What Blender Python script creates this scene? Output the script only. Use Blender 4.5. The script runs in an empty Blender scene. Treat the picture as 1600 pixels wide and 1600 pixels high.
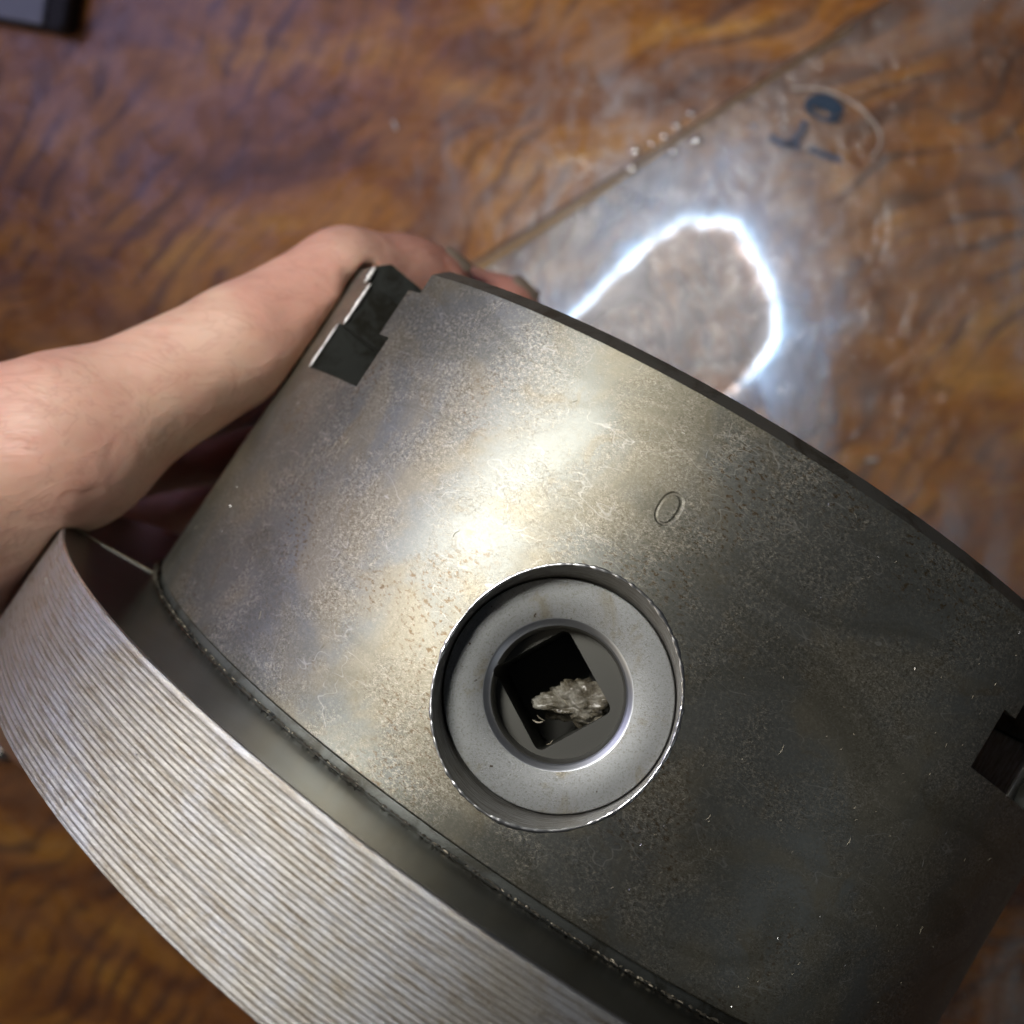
import bpy, bmesh, math, random
import numpy as np
from mathutils import Matrix, Vector
random.seed(5); np.random.seed(5)
S = 0.001                                   # everything is measured in millimetres, built in metres
sc = bpy.context.scene
COL = sc.collection

# ---------------------------------------------------------------- frames of reference
F = 1527.0 / 1600.0                         # focal length / sensor width
nrm = np.array([-0.26, 0.11, -0.96]); nrm /= np.linalg.norm(nrm)   # table normal seen from the lens
P0 = np.array([57., -87., 330.])            # a point of the table in lens coordinates (mm)
ez = nrm
ex = np.array([1., 0, 0]) - ez * ez[0]; ex /= np.linalg.norm(ex)
ey = np.cross(ez, ex)
RW = np.stack([ex, ey, ez])                 # lens axes -> world axes
ORG = np.array([0, 0, 1.]) * (P0 @ nrm) / nrm[2]
def cw(p):                                  # lens mm -> world m
    return Vector(RW @ (np.asarray(p, float) - ORG) * S)
def cd(d): return Vector(RW @ np.asarray(d, float))
def ray(u, v): return np.array([(u - 800) / 1527., (v - 800) / 1527., 1.])
def at(u, v, depth): return ray(u, v) * depth
def tab(u, v, h=0.0):                       # the table point seen there, h mm above the table
    d = ray(u, v); t = ((P0 @ nrm) + h) / (d @ nrm)
    return cw(d * t)
CR = np.array([[-0.1120, 0.8342, 0.5399], [-0.1560, 0.5218, -0.8387], [-0.9814, -0.1782, 0.0717]])
u_, _, vt_ = np.linalg.svd(CR); CR = u_ @ vt_
CT = np.array([2.0936, 52.7794, 192.8176])
def chuck_m():
    R = RW @ CR
    M = Matrix([list(R[i]) + [0] for i in range(3)] + [[0, 0, 0, 1]])
    M.translation = cw(CT)
    return M
def ch_of(p): return CR.T @ (np.asarray(p, float) - CT)      # lens mm -> chuck mm
def of_ch(q): return CR @ np.asarray(q, float) + CT

# ---------------------------------------------------------------- camera
cam_d = bpy.data.cameras.new('camera'); cam = bpy.data.objects.new('camera', cam_d); COL.objects.link(cam)
sc.camera = cam
cam_d.sensor_width = 36; cam_d.lens = 36 * F
cam_d.clip_start = 0.005; cam_d.clip_end = 20
R = RW @ np.diag([1, -1, -1])
M = Matrix([list(R[i]) + [0] for i in range(3)] + [[0, 0, 0, 1]]); M.translation = cw((0, 0, 0))
cam.matrix_world = M
cam_d.dof.use_dof = True
cam_d.dof.focus_distance = 0.120
cam_d.dof.aperture_fstop = 36 * F / 1.9     # an entrance pupil of 1.9 mm, as a telephone has
# ---------------------------------------------------------------- light
w = bpy.data.worlds.new('World'); sc.world = w; w.use_nodes = True
bg = w.node_tree.nodes['Background']; bg.inputs[0].default_value = (0.80, 0.86, 1.0, 1); bg.inputs[1].default_value = 0.024
vs = sc.view_settings
vs.view_transform = 'Standard'; vs.look = 'None'; vs.exposure = 0; vs.gamma = 1
sc.cycles.max_bounces = 8
def aim(o, frm, to):
    o.location = cw(frm); d = cw(to) - cw(frm)
    o.rotation_euler = d.to_track_quat('-Z', 'Y').to_euler()
def lamp(name, kind, frm, to, energy, color, **k):
    l = bpy.data.lights.new(name, kind); l.energy = energy; l.color = color
    for a, b in k.items(): setattr(l, a, b)
    o = bpy.data.objects.new(name, l); COL.objects.link(o); aim(o, frm, to); return o
# the bright bench lamp up and to the left of the telephone
lamp('bench_lamp', 'SPOT', (-110, -95, -25), (60, -20, 200), 2.15, (1.0, 0.965, 0.90), spot_size=math.radians(105),
     spot_blend=1.0, shadow_soft_size=0.042)
# bluish area lamp added far left for the violet cast on the table
lamp('bluish_lamp', 'AREA', (-520, -330, -60), (-60, 0, 300), 0.70, (0.58, 0.55, 1.0), shape='RECTANGLE', size=0.42, size_y=0.28)
# dim warm fill lamp added off to the left for the lower-left wood
lamp('fill_lamp', 'AREA', (-950, 330, -600), (0, 0, 300), 2.2, (1.0, 0.86, 0.68), shape='DISK', size=0.35)
# a weak lamp low on the right; it draws the faint grey streak down the right side of the steel
lamp('side_lamp', 'AREA', (600, 445, -320), (0, 60, 200), 0.13, (0.90, 0.95, 1.0), shape='DISK', size=0.16)

# ---------------------------------------------------------------- node helpers
class NT:
    def __init__(s, t): s.t = t; s.n = t.nodes; s.l = t.links
    def new(s, ty, **k):
        n = s.n.new(ty)
        for a, b in k.items(): setattr(n, a, b)
        return n
    def set(s, sock, v):
        if v is None: return
        if isinstance(v, bpy.types.NodeSocket): s.l.new(v, sock)
        else: sock.default_value = v
    def math(s, op, a, b=None, c=None, clamp=False):
        n = s.new('ShaderNodeMath', operation=op, use_clamp=clamp)
        s.set(n.inputs[0], a); s.set(n.inputs[1], b); s.set(n.inputs[2], c); return n.outputs[0]
    def vmath(s, op, a, b=None):
        n = s.new('ShaderNodeVectorMath', operation=op); s.set(n.inputs[0], a)
        if b is not None: s.set(n.inputs[1], b)
        return n.outputs[0]
    def map(s, v, scale=(1, 1, 1), rot=(0, 0, 0), loc=(0, 0, 0)):
        n = s.new('ShaderNodeMapping'); s.set(n.inputs[0], v)
        n.inputs['Location'].default_value = loc; n.inputs['Rotation'].default_value = rot; n.inputs['Scale'].default_value = scale
        return n.outputs[0]
    def noise(s, v, scale, detail=3, rough=.5, dist=0, color=False, dim='3D'):
        n = s.new('ShaderNodeTexNoise', noise_dimensions=dim); s.set(n.inputs['Vector'], v)
        n.inputs['Scale'].default_value = scale; n.inputs['Detail'].default_value = detail
        n.inputs['Roughness'].default_value = rough; n.inputs['Distortion'].default_value = dist
        return n.outputs[1 if color else 0]
    def ramp(s, f, stops, interp='LINEAR'):
        n = s.new('ShaderNodeValToRGB'); s.set(n.inputs[0], f); r = n.color_ramp; r.interpolation = interp
        while len(r.elements) < len(stops): r.elements.new(.5)
        for e, (p, c) in zip(r.elements, stops):
            e.position = p; e.color = (c, c, c, 1) if isinstance(c, (int, float)) else (*c, 1)
        return n.outputs[0]
    def smooth(s, v, a, b, lo=0., hi=1.):
        n = s.new('ShaderNodeMapRange', interpolation_type='SMOOTHSTEP')
        s.set(n.inputs[0], v); n.inputs[1].default_value = a; n.inputs[2].default_value = b
        n.inputs[3].default_value = lo; n.inputs[4].default_value = hi; return n.outputs[0]
    def mix(s, f, a, b, blend='MIX'):
        n = s.new('ShaderNodeMix', data_type='RGBA', blend_type=blend)
        s.set(n.inputs[0], f)
        for i, x in ((6, a), (7, b)):
            if isinstance(x, tuple) and len(x) == 3: x = (*x, 1)
            s.set(n.inputs[i], x)
        return n.outputs[2]
    def bump(s, h, strength=.5, dist=.001, normal=None):
        n = s.new('ShaderNodeBump'); s.set(n.inputs['Height'], h)
        n.inputs['Strength'].default_value = strength; n.inputs['Distance'].default_value = dist
        if normal is not None: s.set(n.inputs['Normal'], normal)
        return n.outputs[0]
def material(name):
    m = bpy.data.materials.new(name); m.use_nodes = True
    t = NT(m.node_tree); b = t.n['Principled BSDF']; return m, t, b
def simple(name, col, rough=.5, metal=0., **k):
    m, t, b = material(name)
    b.inputs['Base Color'].default_value = (*col, 1); b.inputs['Roughness'].default_value = rough; b.inputs['Metallic'].default_value = metal
    for a, v in k.items(): b.inputs[a].default_value = v
    return m
def lines(t, v, scale, width, stretch, rot, loc=(0, 0, 0)):
    """thin, short, curved strokes: contour lines of a stretched noise, broken up by a second noise"""
    q = t.map(v, (1, stretch, 1), (0, 0, rot), loc)
    a = t.noise(q, scale, 1.5, .5, dim='2D')
    d = t.math('ABSOLUTE', t.math('SUBTRACT', a, .5))
    l = t.smooth(d, 0, width, 1, 0)
    g = t.smooth(t.noise(t.map(v, (1, 1, 1), (0, 0, 0), (loc[0] + 7, 3, 0)), scale * 1.3, 1, .5, dim='2D'), .52, .62)
    return t.math('MULTIPLY', l, g)

# ---------------------------------------------------------------- materials
def steel(name, kind):
    m, t, b = material(name)
    tc = t.new('ShaderNodeTexCoord')
    uv = tc.outputs['UV'] if kind in ('body', 'rim') else t.map(tc.outputs['Object'], (1000, 1000, 1000))
    dim = '2D' if kind in ('body', 'rim') else '3D'
    big = t.noise(uv, .045, 5, .62, .4, dim=dim)
    mid = t.noise(t.map(uv, (1, 1, 1), (0, 0, .4), (13, 5, 2)), .16, 6, .68, .6, dim=dim)
    fine = t.noise(uv, 3.6, 4, .7, dim=dim)
    micro = t.noise(uv, 7.0, 3, .7, dim=dim)
    if kind == 'body':
        c = t.mix(t.smooth(big, .42, .60), (.205, .215, .20), (.25, .232, .178))
        c = t.mix(t.smooth(mid, .55, .74, 0, .6), c, (.20, .165, .105))
        c = t.mix(t.smooth(t.noise(t.map(uv, (1, 1, 1), (0, 0, 0), (50, 20, 0)), .07, 4, .6, dim=dim), .52, .72, 0, .55), c, (.17, .18, .172))
        spots = t.noise(t.map(uv, (1, 1.6, 1), (0, 0, .3)), 1.15, 3, .6, dim=dim)
        smask = t.smooth(t.noise(t.map(uv, (1, 1, 1), (0, 0, 0), (4, 90, 0)), .05, 2, .5, dim=dim), .50, .66)
        c = t.mix(t.math('MULTIPLY', t.smooth(spots, .56, .66), smask), c, (.14, .10, .06))
        pm = t.smooth(t.noise(t.map(uv, (1, .8, 1), (0, 0, 0), (31, 7, 0)), .11, 4, .62, 0.5, dim=dim), .34, .66, .10, 1)   # where the patina is scuffed
        c = t.mix(t.math('MULTIPLY', t.smooth(fine, .44, .66), t.math('MULTIPLY_ADD', pm, .38, .14)), c, (.095, .08, .05))
        s1 = lines(t, uv, 1.1, .05, 3.2, .5); s2 = lines(t, uv, 1.3, .05, 3.6, 2.1, (30, 0, 0))
        s3 = lines(t, uv, 1.5, .05, 3.0, 1.2, (3, 50, 0)); s4 = lines(t, uv, 1.2, .05, 4.0, 2.8, (60, 70, 0))
        s5 = lines(t, uv, 1.7, .05, 3.0, .1, (90, 70, 0)); s6 = lines(t, uv, 1.8, .05, 3.0, 1.75, (20, 170, 0))
        sc_ = t.math('ADD', t.math('ADD', t.math('ADD', s1, s2), t.math('ADD', s3, s4)), t.math('ADD', s5, s6))
        h = t.math('MULTIPLY_ADD', t.math('MULTIPLY', sc_, t.math('MULTIPLY_ADD', pm, .8, .2)), -.35, t.math('MULTIPLY_ADD', fine, .10, t.math('MULTIPLY', micro, .08)))
        h = t.math('MULTIPLY_ADD', t.math('MULTIPLY', t.smooth(spots, .56, .66), smask), -.10, h)
        d1 = lines(t, uv, 1.0, .07, 3.2, .9, (11, 33, 0)); d2 = lines(t, uv, 1.4, .07, 3.4, 2.4, (71, 13, 0))
        c = t.mix(t.math('MULTIPLY', t.math('ADD', d1, d2), t.math('MULTIPLY_ADD', pm, .55, .05), clamp=True), c, (.075, .058, .035))
        c = t.mix(t.math('MULTIPLY', sc_, t.math('MULTIPLY_ADD', pm, .56, .10), clamp=True), c, (.52, .49, .41))
        l1 = lines(t, uv, .10, .007, 2.5, .35, (5, 9, 0)); l2 = lines(t, uv, .13, .007, 2.2, 1.9, (45, 19, 0))
        c = t.mix(t.math('MULTIPLY', t.math('ADD', l1, l2), .5, clamp=True), c, (.50, .49, .45))
        c = t.mix(t.smooth(t.noise(t.map(uv, (.6, 1.4, 1), (0, 0, .5), (61, 27, 0)), .055, 5, .6, .8, dim=dim), .48, .66, 0, .38), c, (.12, .115, .085))
        rough = t.math('MULTIPLY_ADD', sc_, .04, t.math('MULTIPLY_ADD', big, .16, .375))
        b.inputs['Anisotropic'].default_value = 0.
        bs, bd = .5, .000035
    elif kind == 'rim':
        c = t.mix(t.smooth(big, .42, .6), (.50, .51, .53), (.47, .455, .42))
        c = t.mix(t.smooth(mid, .55, .72, 0, .7), c, (.38, .33, .25))
        st = t.noise(t.map(uv, (.18, 1.2, 1)), 1.0, 4, .65, dim=dim)
        c = t.mix(t.math('MULTIPLY', t.smooth(st, .48, .68), .6), c, (.28, .23, .16))
        c = t.mix(t.math('MULTIPLY', t.smooth(fine, .52, .70), .35), c, (.80, .80, .78))
        h = t.math('MULTIPLY_ADD', st, .6, t.math('MULTIPLY_ADD', fine, .8, t.math('MULTIPLY', micro, .5)))
        rough = t.math('MULTIPLY_ADD', fine, .25, .27)
        bs, bd = .45, .00022
    elif kind == 'face':                      # the smooth turned face of the backplate
        c = t.mix(t.smooth(big, .4, .65), (.24, .245, .24), (.20, .195, .17))
        c = t.mix(t.math('MULTIPLY', t.smooth(fine, .62, .72), .4), c, (.09, .08, .06))
        v = t.new('ShaderNodeSeparateXYZ'); t.l.new(uv, v.inputs[0])
        rr = t.math('SQRT', t.math('ADD', t.math('MULTIPLY', v.outputs[0], v.outputs[0]), t.math('MULTIPLY', v.outputs[1], v.outputs[1])))
        cmb = t.new('ShaderNodeCombineXYZ'); t.l.new(rr, cmb.inputs[0])
        turn = t.noise(cmb.outputs[0], 4.5, 3, .6)
        h = t.math('MULTIPLY_ADD', turn, .35, t.math('MULTIPLY', micro, .2))
        rough = t.math('MULTIPLY_ADD', fine, .10, .19)
        bs, bd = .30, .00010
    elif kind == 'pinion':
        c = t.mix(t.smooth(mid, .5, .66), (.28, .292, .295), (.23, .215, .18))
        c = t.mix(t.math('MULTIPLY', t.smooth(fine, .50, .68), .55), c, (.13, .115, .09)); c = t.mix(t.smooth(t.noise(uv, .9, 2, .5), .72, .76), c, (.06, .045, .03))
        h = t.math('MULTIPLY_ADD', fine, .5, t.math('MULTIPLY', micro, .9))
        rough = t.math('MULTIPLY_ADD', fine, .2, .36)
        bs, bd = .4, .00009
    else:                                     # dark cut faces
        c = t.mix(t.smooth(mid, .45, .65), (.15, .16, .15), (.075, .073, .06))
        c = t.mix(t.math('MULTIPLY', t.smooth(fine, .6, .72), .6), c, (.24, .24, .21))
        h = t.math('MULTIPLY_ADD', fine, .7, t.math('MULTIPLY', micro, .4))
        rough = t.math('MULTIPLY_ADD', fine, .3, .28)
        bs, bd = .4, .0002
    t.set(b.inputs['Base Color'], c); t.set(b.inputs['Roughness'], rough)
    b.inputs['Metallic'].default_value = 1.0 if kind != 'rim' else .9
    if kind == 'body': b.inputs['Metallic'].default_value = .88
    if kind == 'cut': b.inputs['Metallic'].default_value = .75
    bv = None
    if kind in ('body', 'pinion', 'cut'):
        n = t.new('ShaderNodeBevel', samples=4); n.inputs[0].default_value = .00022; bv = n.outputs[0]
    t.set(b.inputs['Normal'], t.bump(h, bs, bd, bv))
    return m
M_BODY, M_RIM, M_FACE, M_PIN, M_CUT = steel('worn_steel', 'body'), steel('ribbed_steel', 'rim'), steel('turned_steel', 'face'), steel('pinion_steel', 'pinion'), steel('dark_cut_steel', 'cut')
M_SOCK = simple('shaded_socket_steel', (.10, .10, .09), .5, .6)  # base colour darkened for the shade down in the socket
M_EDGE = simple('rubbed_edge', (.78, .78, .76), .42, .35)
M_RIDGE = simple('tan_ridge_steel', (.50, .44, .33), .4, .6)
M_BEV = simple('polished_bevel', (.42, .44, .47), .40, 1.)
M_BRIGHT = simple('bare_bright_steel', (.72, .73, .74), .28, 1.)
M_FIBRE = simple('pale_fibre', (.40, .36, .27), .6)
M_GRIT = simple('dark_brown_patch', (.055, .048, .035), .7)

def m_bored():
    m, t, b = material('bored_steel')
    tc = t.new('ShaderNodeTexCoord'); o = t.map(tc.outputs['Object'], (1000, 1000, 1000))
    ringy = t.noise(t.map(o, (9, .35, .35)), 1.0, 4, .7)
    fine = t.noise(o, 3, 3, .6)
    t.set(b.inputs['Base Color'], t.mix(t.smooth(ringy, .4, .65), (.62, .62, .60), (.30, .27, .22)))
    t.set(b.inputs['Roughness'], t.math('MULTIPLY_ADD', fine, .2, .3)); b.inputs['Metallic'].default_value = .9
    t.set(b.inputs['Normal'], t.bump(ringy, .5, .0002)); return m
M_BORED = m_bored()

def m_wood():
    m, t, b = material('lacquered_wood')
    tc = t.new('ShaderNodeTexCoord'); o = t.map(tc.outputs['Object'], (1000, 1000, 1000))
    warp = t.noise(o, .009, 3, .5, color=True)
    wv = t.vmath('MULTIPLY', t.vmath('SUBTRACT', warp, (.5, .5, .5)), (75, 75, 0))
    q = t.vmath('ADD', o, wv)
    low = t.noise(t.map(q, (1, 1, 1), (0, 0, math.radians(-52))), .0075, 1.5, .4, .3)
    str_ = t.noise(t.map(q, (.25, 1.2, 1), (0, 0, math.radians(-48))), .03, 2, .5)
    sq = t.new('ShaderNodeSeparateXYZ'); t.l.new(q, sq.inputs[0])
    ax = t.math('SUBTRACT', t.math('MULTIPLY', sq.outputs[1], .72), t.math('MULTIPLY', sq.outputs[0], .66))
    ph = t.math('MULTIPLY_ADD', low, 52, t.math('MULTIPLY_ADD', ax, .50, t.math('MULTIPLY', str_, 9)))
    s1 = t.math('SINE', ph)
    s1 = t.math('MULTIPLY', s1, t.smooth(t.noise(o, .03, 3, .6), .35, .6, .35, 1))
    jit = t.noise(o, .06, 4, .6)
    grain = t.smooth(t.math('MULTIPLY_ADD', jit, .9, t.math('MULTIPLY', s1, .9)), .45, 1.35)
    fig = t.noise(t.map(q, (.6, 1.5, 1), (0, 0, math.radians(-50))), .022, 5, .6, .5)
    burl = t.noise(q, .05, 4, .65, 1.0)
    c = t.ramp(fig, [(.32, (.17, .058, .016)), (.45, (.37, .135, .025)), (.57, (.56, .23, .03)), (.70, (.74, .36, .045))])
    gm = t.smooth(t.noise(o, .014, 3, .5), .36, .54)
    c = t.mix(t.math('MULTIPLY', grain, t.math('MULTIPLY', gm, .68)), c, (.10, .042, .025))
    ph2 = t.math('MULTIPLY_ADD', low, 140, t.math('MULTIPLY', ax, 1.25))
    c = t.mix(t.smooth(t.math('MULTIPLY_ADD', jit, .8, t.math('SINE', ph2)), .9, 1.6, 0, .30), c, (.12, .05, .03))
    c = t.mix(t.smooth(burl, .60, .74, 0, .55), c, (.085, .03, .014))
    pores = t.noise(t.map(q, (.35, 2.5, 1), (0, 0, math.radians(-50))), .35, 3, .6)
    c = t.mix(t.smooth(pores, .52, .7, 0, .35), c, (.07, .03, .015))
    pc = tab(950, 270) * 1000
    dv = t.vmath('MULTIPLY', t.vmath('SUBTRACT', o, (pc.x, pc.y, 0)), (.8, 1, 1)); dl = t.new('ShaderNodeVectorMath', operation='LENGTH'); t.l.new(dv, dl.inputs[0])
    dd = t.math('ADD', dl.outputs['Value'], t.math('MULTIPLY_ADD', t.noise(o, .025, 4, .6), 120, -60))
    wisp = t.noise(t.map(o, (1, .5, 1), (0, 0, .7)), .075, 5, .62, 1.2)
    c = t.mix(t.math('MULTIPLY', t.smooth(dd, 10, 80, .55, 0), t.smooth(wisp, .38, .66)), c, (.46, .44, .47))  # haze of lamp glare painted into the wood as a pale patch
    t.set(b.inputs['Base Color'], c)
    b.inputs['Roughness'].default_value = .55; b.inputs['Specular IOR Level'].default_value = .3
    b.inputs['Coat Weight'].default_value = 1.0; b.inputs['Coat IOR'].default_value = 1.5
    sm = t.noise(t.map(o, (1, 1, 1), (0, 0, .8)), .05, 5, .65, .8)
    t.set(b.inputs['Coat Roughness'], t.smooth(sm, .35, .65, .16, .42))
    wav = t.noise(o, .045, 4, .55)
    nb = t.bump(t.math('MULTIPLY_ADD', wav, 1.0, t.math('MULTIPLY', sm, .4)), .35, .0035)
    t.set(b.inputs['Coat Normal'], nb)
    return m
M_WOOD = m_wood()

def m_film():
    """clear plastic sheet, dulled by dust and wiping marks; glare round the loop is painted in"""
    m, t, b = material('dusty_clear_plastic')
    t.n.remove(b); out = t.n['Material Output']
    tc = t.new('ShaderNodeTexCoord'); o = t.map(tc.outputs['Object'], (1000, 1000, 1000))
    wav = t.noise(o, .06, 4, .6, .6); wav2 = t.noise(o, .22, 3, .6)
    nb = t.bump(t.math('MULTIPLY_ADD', wav2, .35, wav), .5, .004)
    g = t.new('ShaderNodeBsdfGlossy'); g.inputs['Color'].default_value = (1, 1, 1, 1)
    t.set(g.inputs['Roughness'], t.smooth(wav, .3, .7, .18, .36)); t.set(g.inputs['Normal'], nb)
    tr = t.new('ShaderNodeBsdfTransparent'); tr.inputs[0].default_value = (.96, .96, .955, 1)
    fr = t.new('ShaderNodeFresnel'); fr.inputs[0].default_value = 1.5; t.set(fr.inputs['Normal'], nb)
    mx = t.new('ShaderNodeMixShader'); t.set(mx.inputs[0], fr.outputs[0]); t.l.new(tr.outputs[0], mx.inputs[1]); t.l.new(g.outputs[0], mx.inputs[2])
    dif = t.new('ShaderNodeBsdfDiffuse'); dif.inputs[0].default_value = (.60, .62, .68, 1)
    sm = t.noise(t.map(o, (1, .55, 1), (0, 0, .9)), .035, 6, .62, 1.3)
    sm2 = t.noise(t.map(o, (1, 1, 1), (0, 0, .2), (9, 2, 0)), .011, 2, .5)
    wisp = t.noise(t.map(o, (1, .4, 1), (0, 0, 2.2), (9, 2, 0)), .10, 4, .6, 1.5)
    a = t.math('MULTIPLY_ADD', t.math('MULTIPLY', t.smooth(sm, .42, .68), t.smooth(sm2, .35, .62)), .40, .015)
    a = t.math('MULTIPLY_ADD', t.smooth(wisp, .58, .72), .14, a)
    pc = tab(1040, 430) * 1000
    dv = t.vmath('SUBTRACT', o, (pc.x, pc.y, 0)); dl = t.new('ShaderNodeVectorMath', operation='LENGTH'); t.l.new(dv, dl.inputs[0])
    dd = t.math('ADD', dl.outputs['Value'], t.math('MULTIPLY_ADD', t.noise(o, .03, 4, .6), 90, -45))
    a = t.math('MULTIPLY_ADD', t.smooth(dd, 22, 78, 1, 0), .20, a)  # lamp glare round the loop, painted in as a pale radial patch
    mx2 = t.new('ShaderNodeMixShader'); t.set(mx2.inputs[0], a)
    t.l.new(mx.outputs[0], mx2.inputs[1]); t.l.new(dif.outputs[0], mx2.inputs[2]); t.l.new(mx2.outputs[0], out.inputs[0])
    return m
M_FILM = m_film()

def m_skin():
    m, t, b = material('skin')
    tc = t.new('ShaderNodeTexCoord'); o = t.map(tc.outputs['Object'], (1000, 1000, 1000))
    a = t.noise(o, .035, 3, .5); f = t.noise(o, .35, 4, .6); mot = t.noise(o, .12, 3, .6)
    c = t.mix(t.smooth(a, .38, .62), (.64, .42, .32), (.63, .35, .275))
    c = t.mix(t.smooth(mot, .45, .7, 0, .35), c, (.52, .24, .18))
    c0 = c
    att = t.new('ShaderNodeAttribute', attribute_name='red')
    c = t.mix(att.outputs['Fac'], c, (.44, .19, .155))
    t.set(b.inputs['Base Color'], c); b.inputs['Roughness'].default_value = .50
    b.inputs['Subsurface Weight'].default_value = .25; b.inputs['Subsurface Radius'].default_value = (1, .35, .2); b.inputs['Subsurface Scale'].default_value = .003
    wr = t.noise(t.map(o, (.25, 1, 1), (0, 0, math.radians(-35))), .22, 3, .6, .5)
    mic = t.noise(o, 2.2, 3, .7)
    n1 = t.bump(t.math('MULTIPLY_ADD', mic, .10, t.math('MULTIPLY', f, .35)), .30, .0004)
    n2 = t.bump(t.math('MULTIPLY_ADD', a, .0, t.math('MULTIPLY', wr, 1.0)), .40, .0012, n1)
    vein = t.noise(t.map(o, (.5, 1, 1), (0, 0, math.radians(-30))), .045, 2, .5, .8)
    t.set(b.inputs['Normal'], t.bump(vein, .35, .006, n2))
    cr = t.smooth(t.math('ABSOLUTE', t.math('SUBTRACT', wr, .5)), 0, .03, .25, 0)
    t.set(b.inputs['Base Color'], t.mix(cr, t.mix(att.outputs['Fac'], c0, (.44, .19, .155)), (.42, .20, .15)))
    return m
M_SKIN = m_skin()

# ---------------------------------------------------------------- mesh helpers
def link(name, me, mats, parent=None):
    o = bpy.data.objects.new(name, me); COL.objects.link(o)
    for m in (mats if isinstance(mats, (list, tuple)) else [mats]): me.materials.append(m)
    if parent: o.parent = parent
    return o
def tag(o, label=None, cat=None, group=None, kind=None):
    for k, v in (('label', label), ('category', cat), ('group', group), ('kind', kind)):
        if v: o[k] = v
    return o
def empty(name, M=None, loc=None):
    o = bpy.data.objects.new(name, None); COL.objects.link(o); o.empty_display_size = .01
    if M is not None: o.matrix_world = M
    if loc is not None: o.location = loc
    return o
def mesh(name, vs, fs, smooth=None):
    me = bpy.data.meshes.new(name); me.from_pydata([tuple(v) for v in vs], [], fs)
    bm = bmesh.new(); bm.from_mesh(me); bmesh.ops.recalc_face_normals(bm, faces=bm.faces); bm.to_mesh(me); bm.free()
    if smooth is not None:
        me.shade_smooth(); me.set_sharp_from_angle(angle=math.radians(smooth))
    return me
def lathe(prof, seg, closed=True, jitter=None):
    """prof: (r, z) in mm round the z axis, closed ring profile"""
    a = np.linspace(0, 2 * np.pi, seg, endpoint=False); n = len(prof)
    P = np.array(prof, float); V = np.zeros((seg, n, 3))
    r = P[None, :, 0] + (jitter(a[:, None], P[None, :, 1]) if jitter else 0)
    V[..., 0] = r * np.cos(a)[:, None]; V[..., 1] = r * np.sin(a)[:, None]; V[..., 2] = P[None, :, 1]
    V = V.reshape(-1, 3) * S; fs = []
    for i in range(seg):
        j = (i + 1) % seg
        for k in range(n if closed else n - 1):
            l = (k + 1) % n
            fs.append((i * n + k, j * n + k, j * n + l, i * n + l))
    return V, fs
def uv_cyl(me):
    uv = me.uv_layers.new(name='UVMap')
    n = len(me.loops); vi = np.zeros(n, int); me.loops.foreach_get('vertex_index', vi)
    co = np.zeros(len(me.vertices) * 3); me.vertices.foreach_get('co', co); co = co.reshape(-1, 3)[vi] / S
    ang = np.arctan2(co[:, 1], co[:, 0]); r = np.hypot(co[:, 0], co[:, 1])
    d = np.stack([ang * 80.0, co[:, 2]], 1)        # seam is on the far side
    uv.data.foreach_set('uv', d.ravel())
def box_vf(c, h, M=None):
    c = np.array(c, float); h = np.array(h, float)
    v = [c + h * np.array(s) for s in [(-1,-1,-1),(1,-1,-1),(1,1,-1),(-1,1,-1),(-1,-1,1),(1,-1,1),(1,1,1),(-1,1,1)]]
    f = [(0,3,2,1),(4,5,6,7),(0,1,5,4),(1,2,6,5),(2,3,7,6),(3,0,4,7)]
    return np.array(v), f
def boolean(o, cutters, op='DIFFERENCE'):
    for c in cutters:
        md = o.modifiers.new('b', 'BOOLEAN'); md.object = c; md.operation = op; md.solver = 'EXACT'
        md.material_mode = 'TRANSFER'
    dg = bpy.context.evaluated_depsgraph_get(); dg.update()
    me = bpy.data.meshes.new_from_object(o.evaluated_get(dg))
    o.modifiers.clear(); old = o.data; o.data = me
    for c in cutters:
        d = c.data; bpy.data.objects.remove(c); bpy.data.meshes.remove(d)
    return me

# ================================================================ THE TABLE
def slab(name, c, h, mat, **k):
    V, f = box_vf(c, h); return link(name, mesh(name, V, f), mat)
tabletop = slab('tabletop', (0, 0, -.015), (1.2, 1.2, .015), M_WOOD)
tag(tabletop, 'glossy swirly-grained brown wooden tabletop under the steel chuck', 'table', kind='structure')

# clear plastic sheet: its straight edge runs up and to the right, its other edge lies at the lower right
e0, e1 = tab(700, 440), tab(1330, 38)
g0, g1 = tab(1500, 1600), tab(1610, 1372)
def inter(p, d, q, e):
    t = ((q.x - p.x) * e.y - (q.y - p.y) * e.x) / (d.x * e.y - d.y * e.x); return p + d * t
dE = (e1 - e0).normalized(); dG = (g1 - g0).normalized()
far = e0 + dE * .42; near = e0 - dE * .22
dn = Vector((dE.y, -dE.x, 0))               # towards the lower right
poly = [near, far, far + dn * .45, near + dn * .45]
TH = .0022
def film():
    bm = bmesh.new(); z0 = .0004
    vs0 = [bm.verts.new((p.x, p.y, z0)) for p in poly]; f = bm.faces.new(vs0)
    r = bmesh.ops.extrude_face_region(bm, geom=[f])
    for v in [x for x in r['geom'] if isinstance(x, bmesh.types.BMVert)]: v.co.z = z0 + TH
    bmesh.ops.recalc_face_normals(bm, faces=bm.faces)
    bmesh.ops.bevel(bm, geom=[e for e in bm.edges if min(v.co.z for v in e.verts) > .002], offset=.0007, segments=2, affect='EDGES')
    me = bpy.data.meshes.new('plastic_sheet'); bm.to_mesh(me); bm.free(); return me
sheet = tag(link('plastic_sheet', film(), M_FILM), 'clear dusty plastic sheet with a straight edge lying on the wooden tabletop', 'plastic sheet')
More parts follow.
